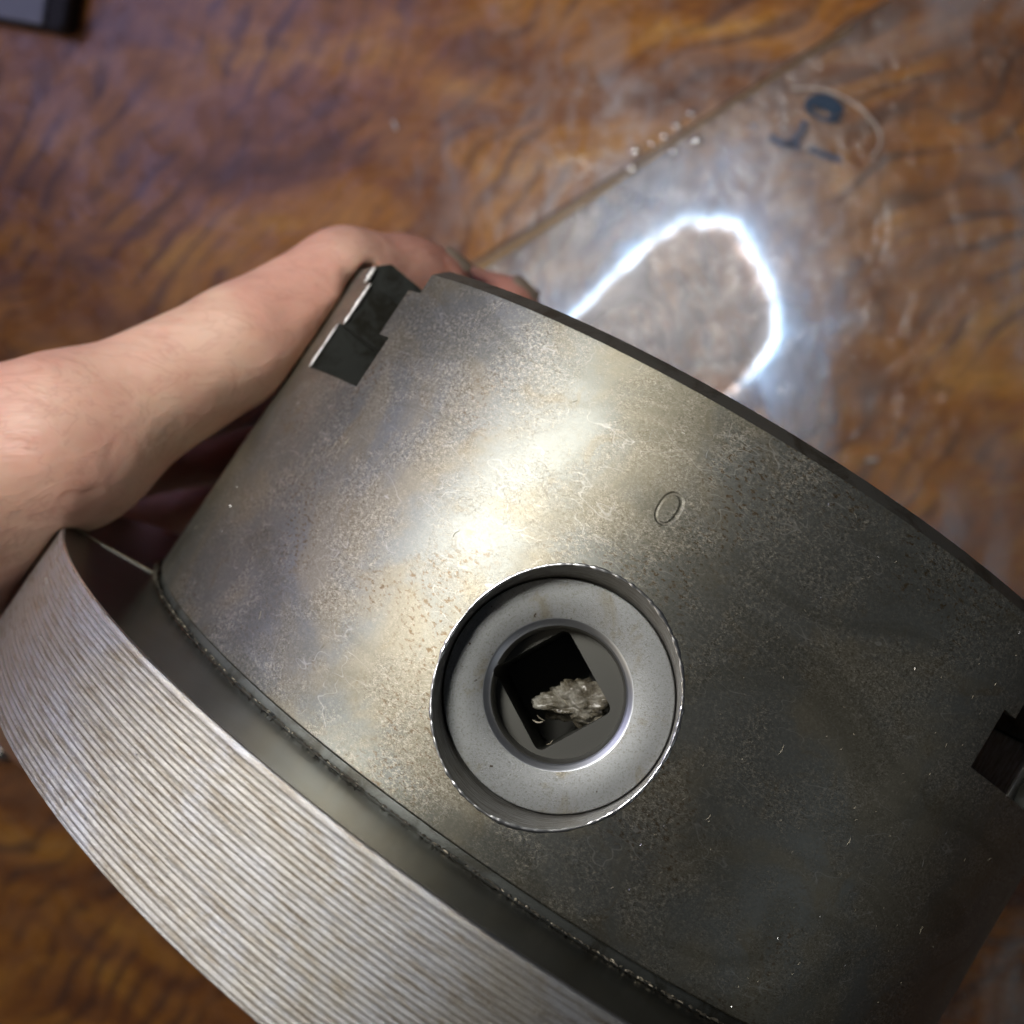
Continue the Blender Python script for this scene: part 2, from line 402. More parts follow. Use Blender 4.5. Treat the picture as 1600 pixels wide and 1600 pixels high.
def ribbon(name, pts, wd, z, th, mat, parent):
    bm = bmesh.new(); n = len(pts); L = []
    for i, p in enumerate(pts):
        a = pts[max(i - 1, 0)]; b_ = pts[min(i + 1, n - 1)]; d = (b_ - a); d.z = 0; d.normalize(); s = Vector((-d.y, d.x, 0)) * (wd[i] if isinstance(wd, list) else wd) * .5
        L.append([bm.verts.new((*(p + s * k).xy, z + zz)) for k, zz in ((1, 0), (1, th), (-1, th), (-1, 0))])
    for i in range(n - 1):
        for k in range(4): bm.faces.new((L[i][k], L[i + 1][k], L[i + 1][(k + 1) % 4], L[i][(k + 1) % 4]))
    bm.faces.new(L[0]); bm.faces.new(L[-1][::-1])
    bmesh.ops.recalc_face_normals(bm, faces=bm.faces)
    me = bpy.data.meshes.new(name); bm.to_mesh(me); bm.free(); return link(name, me, mat, parent)
ZT = .0004 + TH
M_INK = simple('blue_ink', (.02, .055, .11), .5)
M_INK2 = simple('faded_blue_ink', (.11, .13, .19), .5)
M_OUT = simple('pale_embossed_line', (.62, .50, .42), .4)
def px(l): return [tab(u, v, ZT * 1000) for u, v in l]
def arc(cx, cy, rx, ry, a0, a1, n=24, rot=0):
    o = []
    for k in range(n + 1):
        a = math.radians(a0 + (a1 - a0) * k / n); x, y = rx * math.cos(a), ry * math.sin(a); c, s_ = math.cos(math.radians(rot)), math.sin(math.radians(rot))
        o.append((cx + x * c - y * s_, cy + x * s_ + y * c))
    return o
n_ = 28
ribbon('printed_ring', px(arc(1286, 172, 24, 13, 0, 352, n_, 22)), [.0012 + .0019 * (1 - math.cos(math.radians(360 * k / n_ - 350 - 110))) for k in range(n_ + 1)], ZT + .00003, .00005, M_INK, sheet)
ribbon('printed_stroke', px([(1258, 188), (1253, 205), (1238, 222), (1228, 226)]), .0020, ZT + .00003, .00005, M_INK2, sheet)
ribbon('printed_stroke', px([(1202, 213), (1222, 224), (1250, 228)]), .0018, ZT + .00003, .00005, M_INK2, sheet)
ribbon('printed_stroke', px([(1264, 232), (1285, 241), (1314, 251)]), .0018, ZT + .00003, .00005, M_INK2, sheet)
ribbon('printed_outline', px([(1235, 139), (1262, 137), (1290, 141), (1320, 153), (1348, 172), (1366, 192), (1376, 212), (1374, 230), (1362, 246)]), .0007, ZT + .00003, .00008, M_OUT, sheet)
M_STRIP = simple('wood_coloured_strip', (.42, .25, .09), .5)
M_EDGE_SHADE = simple('edge_shadow_paint', (.10, .055, .03), .6)
ribbon('edge_strip', px([(690, 455), (800, 386), (905, 320), (985, 268), (1090, 198), (1200, 126), (1330, 45)]), [.0027, .0025, .0018, .0010, .0007, .0006, .0006], ZT + .00002, .00005, M_STRIP, sheet)  # wood-coloured ribbon for the clean wood seen along the edge
ribbon('edge_shadow_line', px([(688, 444), (800, 373), (905, 309), (985, 260), (1090, 192), (1200, 121), (1330, 40)]), .0009, ZT + .00006, .00005, M_EDGE_SHADE, sheet)  # dark ribbon paints the shadow beside the sheet's edge
# air bubbles caught along the sheet's edge
def dome(name, c, r, h, mat, parent=None):
    V = []; f = []; n = 20; k = 7
    for i in range(k):
        t = i / k * math.pi / 2
        for j in range(n):
            a = 2 * math.pi * j / n; V.append((r * math.cos(t) * math.cos(a) * S, r * .8 * math.cos(t) * math.sin(a) * S, h * math.sin(t) * S))
    V.append((0, 0, h * S))
    for i in range(k - 1):
        for j in range(n): f.append((i * n + j, i * n + (j + 1) % n, (i + 1) * n + (j + 1) % n, (i + 1) * n + j))
    for j in range(n): f.append(((k - 1) * n + j, (k - 1) * n + (j + 1) % n, k * n))
    f.append(tuple(range(n))[::-1])
    o = link(name, mesh(name, V, f, 50), mat, parent); o.location = c; return o
def m_bub():
    m, t, b = material('clear_blister'); t.n.remove(b); g = t.new('ShaderNodeBsdfGlossy'); g.inputs['Roughness'].default_value = .08
    tr = t.new('ShaderNodeBsdfTransparent'); mx = t.new('ShaderNodeMixShader'); mx.inputs[0].default_value = .35
    t.l.new(tr.outputs[0], mx.inputs[1]); t.l.new(g.outputs[0], mx.inputs[2]); t.l.new(mx.outputs[0], t.n['Material Output'].inputs[0]); return m
M_BUB = m_bub()
for (u, v, r) in [(988, 262, 1.9), (992, 236, 2.1), (1080, 176, 1.4), (1038, 212, 1.6), (1058, 196, 1.7), (1052, 236, 1.5), (1088, 218, 1.9), (1018, 224, 1.2)]:
    dome('air_bubble', tab(u, v, ZT * 1000), r, r * .28, M_BUB, sheet)

# slivers of swarf on the table
def sliver(p, ang, L, wd):
    V, f = box_vf((0, 0, 0), (L / 2 * S, wd / 2 * S, .00015)); V[[1, 2, 5, 6], 2] += .0004; V[[4, 7], 2] += .0001
    o = link('metal_shaving', mesh('metal_shaving', V, f), M_BRIGHT); o.location = p + Vector((0, 0, .0002)); o.rotation_euler = (0, 0, ang); return o
tag(sliver(tab(617, 196), 1.9, 3.2, 1.0), 'tiny bright metal shaving on the brown wood above the hand', 'metal shaving')
tag(sliver(tab(1362, 719, ZT * 1000), .1, 3.6, 1.1), 'tiny silver shaving on the plastic sheet right of the glowing loop', 'metal shaving')

# the dark edged grey case, its corner showing at the top left
def rbox(name, hx, hy, h, rad, mat, z0=0, seg=8, bev=.8, parent=None, cy=0):
    bm = bmesh.new(); vs_ = []
    for cx_, cy_, a0 in ((1, 1, 0), (-1, 1, 90), (-1, -1, 180), (1, -1, 270)):
        for k in range(seg + 1):
            a = math.radians(a0 + 90 * k / seg); vs_.append(bm.verts.new(((cx_ * (hx - rad) + rad * math.cos(a)) * S, (cy_ * (hy - rad) + rad * math.sin(a)) * S, z0 * S)))
    f = bm.faces.new(vs_); r = bmesh.ops.extrude_face_region(bm, geom=[f])
    up = [x for x in r['geom'] if isinstance(x, bmesh.types.BMVert)]
    for v in up: v.co.z = (z0 + h) * S
    bmesh.ops.recalc_face_normals(bm, faces=bm.faces)
    bmesh.ops.bevel(bm, geom=[e for e in bm.edges if all(v in up for v in e.verts)], offset=bev * S, segments=3, affect='EDGES')
    me = bpy.data.meshes.new(name); bm.to_mesh(me); bm.free(); me.shade_smooth(); me.set_sharp_from_angle(angle=math.radians(40))
    return link(name, me, mat, parent)
cc = tab(104, 52, 6); dx = (tab(0, 36, 6) - tab(66, 48, 6)).normalized(); dy = (tab(114, -40, 6) - tab(104, 52, 6)).normalized()
angc = math.atan2(-dx.y, -dx.x)
case = empty('grey_case', loc=(0, 0, 0)); case.rotation_euler = (0, 0, angc)
ux = Vector((math.cos(angc), math.sin(angc), 0)); uy = Vector((-math.sin(angc), math.cos(angc), 0))
HX, HY = 60, 35
case.location = Vector((cc.x, cc.y, 0)) - ux * HX * S + uy * HY * S
tag(case, 'blue-grey case with black rubber edge lying on the wood at the top left', 'case')
def m_case():
    m, t, b = material('grey_case_top'); tc = t.new('ShaderNodeTexCoord'); o = t.map(tc.outputs['Object'], (1000, 1000, 1000))
    t.set(b.inputs['Base Color'], t.mix(t.noise(o, .15, 4, .6), (.24, .27, .33), (.34, .37, .43))); b.inputs['Roughness'].default_value = .5; return m
rbox('bumper', HX, HY, 7.5, 4, simple('black_rubber', (.014, .014, .015), .65), .2, parent=case)
tp = rbox('top_panel', HX - 9, HY - .8, 1.2, 1.2, m_case(), 7.9, bev=.4, parent=case)

# a steel rod whose rounded end shows left of the backplate
def rod():
    prof = [(0.01, 0), (3.5, .3), (5.2, 1.8), (5.8, 4), (5.8, 60), (5, 61), (0.01, 61)]
    V, f = lathe(prof, 40, closed=False); return link('steel_rod', mesh('steel_rod', V, f, 40), simple('grey_rod_steel', (.42, .45, .46), .3, 1.))
rd = rod(); pR = cw(at(22, 1163, 262)); rd.location = Vector((pR.x, pR.y, .0058)); q0 = tab(24, 1172, 6)
rd.location = Vector((q0.x, q0.y, .0059)); dR = (tab(-300, 1110, 6) - q0); rd.rotation_euler = Vector((dR.x, dR.y, 0)).to_track_quat('Z', 'Y').to_euler()
tag(rd, 'rounded grey steel rod end beside the ribbed backplate at the left edge', 'rod')
# pale pink cord
def tube(name, pts, r, mat, seg=10, parent=None):
    V = []; f = []; n = len(pts)
    for i, p in enumerate(pts):
        d = (pts[min(i + 1, n - 1)] - pts[max(i - 1, 0)]).normalized(); s = d.cross(Vector((0, 0, 1)) if abs(d.z) < .9 else Vector((1, 0, 0))).normalized(); u = s.cross(d)
        rr = r[i] if isinstance(r, (list, np.ndarray)) else r
        for k in range(seg):
            a = 2 * math.pi * k / seg; V.append(p + s * rr * math.cos(a) + u * rr * math.sin(a))
    for i in range(n - 1):
        for k in range(seg): f.append((i * seg + k, i * seg + (k + 1) % seg, (i + 1) * seg + (k + 1) % seg, (i + 1) * seg + k))
    f.append(tuple(range(seg))[::-1]); f.append(tuple((n - 1) * seg + k for k in range(seg)))
    return link(name, mesh(name, V, f, 60), mat, parent)
cpts = [tab(u, v, 1.0) for u, v in [(180, 768), (240, 752), (280, 745), (320, 740), (360, 736), (420, 726), (480, 705)]]
tag(tube('pink_cord', cpts, .0009, simple('pink_cord', (.42, .26, .30), .5)), 'thin pink cord in the dark gap between the hand and the chuck', 'cord')

# ================================================================ THE CHUCK
CM = chuck_m()
chuck = empty('lathe_chuck', CM)
tag(chuck, 'heavy worn steel lathe chuck with ribbed backplate held on its side', 'lathe chuck')
RB, RF, TB, LF = 80.0, 96.6, 20.6, 62.5
# --- body with its jaw slots and pinion bore
prof = [(25, 64.5), (78.0, 64.5), (80, 62.5), (80, 1.35), (79.75, 1.1), (79.1, 1.1), (79.1, -3), (25, -3)]
V, f = lathe(prof, 720)
body = link('body', mesh('body', V, f), [M_BODY, M_CUT, M_BORED], chuck)
def cutter(V, f, mat):
    o = link('cutter', mesh('cutter', V, f), [M_BODY, M_CUT, M_BORED]); o.matrix_world = CM
    for p in o.data.polygons: p.material_index = mat
    return o
cut = []
T = [(-10.4, 90), (-10.4, 59.2), (-7.1, 59.2), (-7.1, 51.2), (-9.95, 51.2), (-9.95, 42.6), (9.95, 42.6), (9.95, 51.2), (7.1, 51.2), (7.1, 59.2), (10.4, 59.2), (10.4, 90)]
for q in range(4):
    a = math.radians(44.7 + 90 * q) if q not in (3,) else math.radians(-44.7)
    er = np.array([math.cos(a), math.sin(a), 0]); et = np.array([-math.sin(a), math.cos(a), 0])
    Vc = [(er * r + et * y + np.array([0, 0, z])) * S for r in (10, 110) for y, z in T]
    n = len(T); fc = [tuple(range(n)), tuple(range(2 * n - 1, n - 1, -1))] + [(i, (i + 1) % n, n + (i + 1) % n, n + i) for i in range(n)]
    cut.append(cutter(Vc, fc, 1))
ZC = 22.15
def xcyl(r, x0, x1, seg=160, zc=ZC, sz=1.0):
    V = []; 
    for x in (x0, x1):
        for k in range(seg):
            a = 2 * math.pi * k / seg; V.append((x * S, r * math.cos(a) * S, (zc + sz * r * math.sin(a)) * S))
    f = [tuple(range(seg)), tuple(range(2 * seg - 1, seg - 1, -1))] + [(k, (k + 1) % seg, seg + (k + 1) % seg, seg + k) for k in range(seg)]
    return V, f
RC = 14.85
def mouth(r0, x0, r1, x1, s1, seg=200):
    V = []; k1 = 6.0
    for x, r_, s_ in ((44.1, r0, 1.), (x0, r0, 1.), (x1, r1, s1), (x1 + 30, r1 + (r1 - r0) / (x1 - x0) * 30, s1)):
        for k in range(seg):
            a = 2 * math.pi * k / seg; V.append((x * S, r_ * math.cos(a) * S, (ZC + s_ * r_ * math.sin(a)) * S))
    f = [tuple(range(seg)), tuple(range(4 * seg - 1, 3 * seg - 1, -1))]
    for l in range(3): f += [(l * seg + k, l * seg + (k + 1) % seg, (l + 1) * seg + (k + 1) % seg, (l + 1) * seg + k) for k in range(seg)]
    return V, f
cut.append(cutter(*mouth(14.52, 74.6, 14.68, 80.0, 1.088), 2))
for q in (90, 180, 270):                     # the other pinion bores
    V2, f2 = xcyl(RC, 44.1, 110, 64); c_, s_ = math.cos(math.radians(q)), math.sin(math.radians(q))
    cut.append(cutter([(c_ * x - s_ * y, s_ * x + c_ * y, z) for x, y, z in V2], f2, 2))
# stamped figure 0, sunk into the surface as a V groove
def stamp(phi0, z0, w_, h_, r, n=48, lean=0.):
    V = []; f = []; seg = 6
    for i in range(n):
        a = 2 * math.pi * i / n; ca, sa = math.cos(a), math.sin(a)
        cx_ = w_ * abs(ca) ** .85 * (1 if ca > 0 else -1); cz_ = h_ * abs(sa) ** .85 * (1 if sa > 0 else -1)
        nx, nz = ca, sa * w_ / h_
        ln = math.hypot(nx, nz); nx /= ln; nz /= ln
        for k in range(seg):
            b_ = 2 * math.pi * k / seg + .01; rr = r * (1 + .25 * math.sin(a + 1.2))
            y = cx_ + nx * rr * math.cos(b_) + lean * cz_; z = z0 + cz_ + nz * rr * math.cos(b_); ra = RB + rr * .62 * math.sin(b_)
            p = phi0 + y / RB; V.append((ra * math.cos(p) * S, ra * math.sin(p) * S, z * S))
    for i in range(n):
        j = (i + 1) % n
        for k in range(seg): f.append((i * seg + k, j * seg + k, j * seg + (k + 1) % seg, i * seg + (k + 1) % seg))
    return V, f
cut.append(cutter(*stamp(math.radians(-.26), 48.3, 1.22, 2.0, .24, lean=.0), 0))
bpy.context.view_layer.update()
me = boolean(body, cut)
me.shade_smooth(); me.set_sharp_from_angle(angle=math.radians(25)); uv_cyl(me)
for p in me.polygons:                        # the chamfer round the front, the groove at the back
    c = p.center
    if c.z < 1.2 * S and 79 * S < math.hypot(c.x, c.y): p.material_index = 1
    if c.z > 62.6 * S and 77.9 * S < math.hypot(c.x, c.y) < 80.2 * S and .3 < p.normal.z < .95: p.material_index = 1
# edges of the left jaw slot, rubbed bright
def slot_pt(y, z, a=math.radians(-44.7)):
    er = np.array([math.cos(a), math.sin(a), 0]); et = np.array([-math.sin(a), math.cos(a), 0])
    return Vector((er * (math.sqrt(RB ** 2 - y * y) - .02) + et * y + np.array([0, 0, z])) * S)
for y_, z0_, z1_, r_ in ((-9.95, 42.7, 51.1, .20), (-7.1, 51.3, 59.1, .34), (-10.4, 59.3, 62.4, .42)):
    tube('worn_slot_edge', [slot_pt(y_, z0_ + (z1_ - z0_) * k / 12) for k in range(13)], [r_ * S * random.uniform(.5, 1.15) * (.3 if k in (0, 12) else 1) for k in range(13)], M_EDGE, parent=body)
ar = math.radians(44.7); er_ = np.array([math.cos(ar), math.sin(ar), 0]); et_ = np.array([-math.sin(ar), math.cos(ar), 0])
Vj = [(er_ * r_ + et_ * y_ + np.array([0, 0, z_])) * S for r_, y_, z_ in [(45, 6.5, 42.75), (45, 9.8, 42.75), (45, 9.8, 51.05), (45, 6.5, 51.05), (76.5, 8.2, 42.75), (76.5, 9.8, 42.75), (76.5, 9.8, 51.05), (76.5, 8.2, 51.05)]]
link('lit_wall_plate', mesh('lit_wall_plate', Vj, [(0, 3, 2, 1), (4, 5, 6, 7), (0, 1, 5, 4), (1, 2, 6, 5), (2, 3, 7, 6), (3, 0, 4, 7)]), M_BORED, body)  # added pale plate standing in for the slot's lit far wall
# the raised, ragged lip round the pinion bore
def lip(rc, jig, rad, n=260):
    pts = []; rr = []
    for i in range(n + 1):
        a = 2 * math.pi * i / n; r = rc
        y = r * math.cos(a); z = ZC + 1.088 * r * math.sin(a); x = math.sqrt(RB ** 2 - y * y)
        pts.append((x, y, z))
    V = []; f = []; seg = 7; nz_ = np.random.rand(n); nz_ = (nz_ + np.roll(nz_, 1) + np.roll(nz_, 2)) / 3 + .6 * np.interp(np.arange(n), np.arange(0, n + 13, 13), np.random.rand(len(np.arange(0, n + 13, 13))))
    for i in range(n):
        p = np.array(pts[i]); a = 2 * math.pi * i / n; out = np.array([0, math.cos(a), math.sin(a)]); nn = np.array([p[0], p[1], 0]) / RB
        r = rad * (1 + jig * (nz_[i] - .85))
        for k in range(seg):
            b_ = 2 * math.pi * k / seg; V.append((p + out * (r * 1.5 * math.cos(b_) + .08) + nn * r * .8 * math.sin(b_)) * S)
    for i in range(n):
        j = (i + 1) % n
        for k in range(seg): f.append((i * seg + k, j * seg + k, j * seg + (k + 1) % seg, i * seg + (k + 1) % seg))
    return V, f
lp = link('bore_lip', mesh('bore_lip', *lip(14.62, 1.3, .14, 420), 60), M_BRIGHT, body)
# --- pinion
xf = 75.2
pp = [(0.01, 55), (14.38, 55), (14.38, xf - .2), (14.25, xf), (9.35, xf), (9.2, xf - .06), (9.0, xf - .22), (8.75, xf - .38), (8.45, xf - .62), (8.25, xf - 1.0), (8.1, xf - 3.4), (0.01, xf - 3.4)]
V, f = lathe(pp, 160)
V = np.array(V)
V = np.stack([V[:, 2], V[:, 0], V[:, 1] + ZC * S], 1)
pin = link('pinion', mesh('pinion', V, f), [M_PIN, M_SOCK, M_BEV], chuck)
sq_c = ch_of(at(861, 1083, 125)); # square socket
pa = ch_of(at(776, 1050, 124)); pb = ch_of(at(881, 992, 124)); sa_ = math.atan2(pb[2] - pa[2], pb[1] - pa[1])
def rsq(hy, hz, rad):
    o = []
    for sy, sz, a0 in ((1, 1, 0), (-1, 1, 90), (-1, -1, 180), (1, -1, 270)):
        for k in range(5):
            a = math.radians(a0 + 22.5 * k); o.append((sy * (hy - rad) + rad * math.cos(a), sz * (hz - rad) + rad * math.sin(a)))
    return o
sqp = rsq(5.4, 5.95, 1.0); nq = len(sqp)
Vq = [(x, y, z) for x in (-9, 9) for y, z in sqp]
fq = [tuple(range(nq)), tuple(range(2 * nq - 1, nq - 1, -1))] + [(i, (i + 1) % nq, nq + (i + 1) % nq, nq + i) for i in range(nq)]
ca_, sn_ = math.cos(sa_), math.sin(sa_)
Vq = [((x + xf - 8.4) * S, (y * ca_ - z * sn_ - .95) * S, (y * sn_ + z * ca_ + ZC - .1) * S) for x, y, z in Vq]
qc = link('cutter', mesh('cutter', Vq, fq), [M_PIN, M_SOCK]); qc.matrix_world = CM
for p in qc.data.polygons: p.material_index = 1
bpy.context.view_layer.update()
me = boolean(pin, [qc]); me.shade_smooth(); me.set_sharp_from_angle(angle=math.radians(35))
for p in me.polygons:                        # the walls below the bevel are coloured darker for the shade in the hole
    c = p.center
    if p.material_index == 0 and c.x < (xf - .8) * S and math.hypot(c.y, c.z - ZC * S) < 8.4 * S: p.material_index = 1
    elif p.material_index == 0 and c.x > (xf - .8) * S and math.hypot(c.y, c.z - ZC * S) < 9.34 * S: p.material_index = 2

# --- backplate: ribbed rim, smooth face
N = 27; pitch = (TB - .9) / N
prof = [(96.25, -.05), (96.62, -.35)]
z = -.5
for i in range(N):
    rj = random.uniform(-.03, .03)
    prof += [(96.60 + rj, z - .16 * pitch), (96.63 + rj, z - .45 * pitch), (96.58 + rj, z - .74 * pitch), (96.43 - abs(rj), z - .95 * pitch)]
    z -= pitch
prof += [(96.6, z - .15), (96.2, -TB)]
def rim_jit(a, zz): return .010 * np.sin(a * 71 + zz * 3.1) * np.sin(a * 23 + zz * 9) + .016 * np.sin(a * 211 + 37 * zz) * np.sin(a * 57 + 5 * zz)
V, f = lathe(prof + [(90, -TB), (90, -1)], 900, jitter=lambda a, zz: np.where(zz > -TB + .01, rim_jit(a, zz), 0))
rim = link('ribbed_rim', mesh('ribbed_rim', V, f, 75), M_RIM, chuck); uv_cyl(rim.data)
pf = [(80.0, -2.5), (80.0, -.22), (80.5, -.10), (80.8, -.10), (80.9, -.16), (96.25, -.06), (90.2, -1.2), (90.2, -TB + .6), (26, -TB + .6), (26, -3.4)]
V, f = lathe(pf, 480)
plate = link('backplate_face', mesh('backplate_face', V, f, 30), M_FACE, chuck)
def radial_bar(name, ph, r0, r1, wd, hh, mat, z0=-.06, n=14, jag=0.):
    V = []; f = []; a = math.radians(ph); er = np.array([math.cos(a), math.sin(a), 0]); et = np.array([-math.sin(a), math.cos(a), 0])
    for i in range(n + 1):
        r_ = r0 + (r1 - r0) * i / n; ww = wd * .5 * (1 - jag * random.random()) * (1 - .8 * abs(2 * i / n - 1) ** 5)
        V += [(er * r_ - et * ww + [0, 0, z0 - .05]) * S, (er * r_ + et * ww + [0, 0, z0 - .05]) * S, (er * r_ + et * ww * .6 + [0, 0, z0 + hh]) * S, (er * r_ - et * ww * .6 + [0, 0, z0 + hh]) * S]
    for i in range(n):
        for k in range(4): f.append((i * 4 + k, i * 4 + (k + 1) % 4, i * 4 + 4 + (k + 1) % 4, i * 4 + 4 + k))
    f += [(0, 1, 2, 3), tuple(range(4 * n, 4 * n + 4))]
    return link(name, mesh(name, V, f), mat, plate)
radial_bar('pale_radial_ridge', -59.3, 80.6, 95.6, .34, .10, M_RIDGE)  # thin pale ridge across the face, pale and dark patches beside it
radial_bar('pale_radial_patch', -58.45, 81.0, 90.2, .95, .02, simple('pale_grey_patch', (.42, .44, .44), .5), jag=.6)
radial_bar('dark_radial_patch', -58.6, 90.4, 92.6, 1.1, .02, M_GRIT, jag=.3)
pf = [(26, -TB + .6), (60, -TB + .6), (60, -TB - 9), (58, -TB - 10), (26, -TB - 10)]
V, f = lathe(pf, 128); link('rear_hub', mesh('rear_hub', V, f, 30), M_FACE, chuck)
# burr along the rim's front edge
def edge_burr():
    V = []; f = []; n = 1100; seg = 5
    for i in range(n):
        a = 2 * math.pi * i / n; er = np.array([math.cos(a), math.sin(a), 0]); r = .10 * (1 + .9 * (random.random() - .3)) + .10 * max(0, math.sin(17 * a) * math.sin(5 * a + 1)) ** 3
        c = er * 96.42 + np.array([0, 0, -.16])
        for k in range(seg):
            b_ = 2 * math.pi * k / seg; V.append((c + er * r * 1.2 * math.cos(b_) + np.array([0, 0, r * math.sin(b_)])) * S)
    for i in range(n):
        j = (i + 1) % n
        for k in range(seg): f.append((i * seg + k, j * seg + k, j * seg + (k + 1) % seg, i * seg + (k + 1) % seg))
    return mesh('edge_burr', V, f, 60)
link('edge_burr', edge_burr(), M_BRIGHT, rim)

# --- lint, swarf and grit clinging to the steel
def clutter(name, n, gen, mat, parent):
    V = []; f = []
    for _ in range(n):
        c, t_, nn, L, wd, bend = gen()
        s = np.cross(nn, t_); b0 = len(V)
        for k in range(4):
            x = (k / 3 - .5) * L; ww = wd * (1.0 if 0 < k < 3 else .45)
            off = s * bend * (1 - (2 * k / 3 - 1) ** 2) * L
            for sgn, hh in ((-1, .01), (1, .01), (0, ww * .9)): V.append((c + t_ * x + off + s * ww * .5 * sgn + nn * hh) * S)
        for k in range(3):
            o = b0 + k * 3
            f += [(o, o + 3, o + 5, o + 2), (o + 1, o + 2, o + 5, o + 4), (o, o + 1, o + 4, o + 3)]
        f += [(b0, b0 + 2, b0 + 1), (b0 + 9, b0 + 10, b0 + 11)]
    o = link(name, mesh(name, V, f), mat, parent); o['kind'] = 'stuff'; return o
def on_body():
    while True:
        ph = math.radians(random.uniform(-55, 60)); z = random.uniform(2, 61)
        if math.hypot(RB * math.sin(ph), z - ZC) > 16.5 and not (abs(abs(math.degrees(ph)) - 44.7) < 9 and z > 40): break
    nn = np.array([math.cos(ph), math.sin(ph), 0]); et = np.array([-math.sin(ph), math.cos(ph), 0]); a = random.gauss(1.0, .7)
    t_ = et * math.cos(a) + np.array([0, 0, 1]) * math.sin(a)
    big = random.random() < .07
    return nn * (RB + .005) + np.array([0, 0, z]), t_, nn, random.uniform(.8, 1.4) if big else random.uniform(.15, .55), random.uniform(.05, .09) if big else random.uniform(.025, .05), random.uniform(-.25, .25)
clutter('clinging_lint', 300, on_body, M_FIBRE, body)
clutter('bright_swarf', 110, on_body, M_BRIGHT, body)
def in_seam():
    ph = math.radians(random.uniform(-75, 70)); nn = np.array([math.cos(ph), math.sin(ph), 0]); et = np.array([-math.sin(ph), math.cos(ph), 0]); a = random.gauss(0, .5)
    t_ = et * math.cos(a) + nn * math.sin(a)
    return nn * (80.2 + abs(random.gauss(0, .35))) + np.array([0, 0, .05]), t_, np.array([0, 0, 1.]), random.uniform(.2, .9), random.uniform(.1, .25), random.uniform(-.3, .3)
clutter('seam_grit', 700, in_seam, M_GRIT, body)
clutter('seam_lint', 110, in_seam, M_FIBRE, body)
def on_rim():
    ph = math.radians(random.uniform(-50, 30)); z = random.uniform(-19, -1); nn = np.array([math.cos(ph), math.sin(ph), 0]); et = np.array([-math.sin(ph), math.cos(ph), 0]); a = random.uniform(0, 3.1)
    return nn * 96.66 + np.array([0, 0, z]), et * math.cos(a) + np.array([0, 0, 1]) * math.sin(a), nn, random.uniform(.1, .35), random.uniform(.05, .14), 0
clutter('bright_specks', 160, on_rim, M_BRIGHT, rim)

# --- lump of greasy fluff in the key socket
def m_grease():
    m, t, b = material('gritty_grease'); tc = t.new('ShaderNodeTexCoord'); o = t.map(tc.outputs['Object'], (1000, 1000, 1000))
    a = t.noise(o, .45, 5, .65); c = t.ramp(a, [(.32, (.03, .025, .018)), (.45, (.10, .085, .055)), (.56, (.21, .195, .155)), (.70, (.34, .33, .29))])
    t.set(b.inputs['Base Color'], c); t.set(b.inputs['Roughness'], t.smooth(t.noise(o, 1.2, 3, .6), .4, .6, .2, .6))
    t.set(b.inputs['Normal'], t.bump(t.noise(o, 1.4, 5, .7), .8, .0006)); b.inputs['Coat Weight'].default_value = .4; return m
from mathutils import noise as mn
def lump():
    bm = bmesh.new(); bmesh.ops.create_icosphere(bm, subdivisions=5, radius=1)
    for v in bm.verts:
        d = v.co.copy(); n1 = mn.fractal(d * 1.5 + Vector((3, 1, 0)), 1.3, 2, 3); n2 = mn.noise(d * 6)
        v.co = Vector((d.x * 2.6, d.y * 4.6, d.z * 2.7)) * (1 + .62 * n1 + .16 * n2 + .05 * mn.noise(d * 14))
        v.co.z += .25 * abs(v.co.y) * (1 if v.co.y < 0 else -.3)
        v.co *= S
    me = bpy.data.meshes.new('grease_lump'); bm.to_mesh(me); bm.free(); me.shade_smooth(); return me
gl = link('grease_lump', lump(), m_grease())
ang_l = ch_of(at(950, 1100, 127)) - ch_of(at(840, 1115, 127))
gc = ch_of(at(912, 1102, 128.4)); 
gl.matrix_world = CM @ Matrix.Translation(Vector(gc) * S) @ Matrix.Rotation(math.atan2(ang_l[2], ang_l[1]), 4, 'X')
tag(gl, 'lump of pale gritty grease stuck inside the square key socket', 'grease')
cnt = [0]
def on_lump():
    u = random.uniform(815, 900); v = random.uniform(1070, 1165); 
    c = ch_of(at(u, v, random.uniform(124.5, 128))); a = random.gauss(-.9, .8); t_ = np.array([random.uniform(-.3, .3), math.cos(a), math.sin(a)]); t_ /= np.linalg.norm(t_)
    nn = np.cross(t_, [0, .3, 1]); nn /= np.linalg.norm(nn)
    return c, t_, nn, random.uniform(.8, 2.6), random.uniform(.08, .2), random.uniform(-.25, .25)
fz = clutter('loose_fibres', 5, on_lump, M_FIBRE, None); fz.matrix_world = Matrix.Identity(4)
fz.parent = gl; fz.matrix_parent_inverse = Matrix.Identity(4); fz.matrix_local = gl.matrix_world.inverted() @ CM

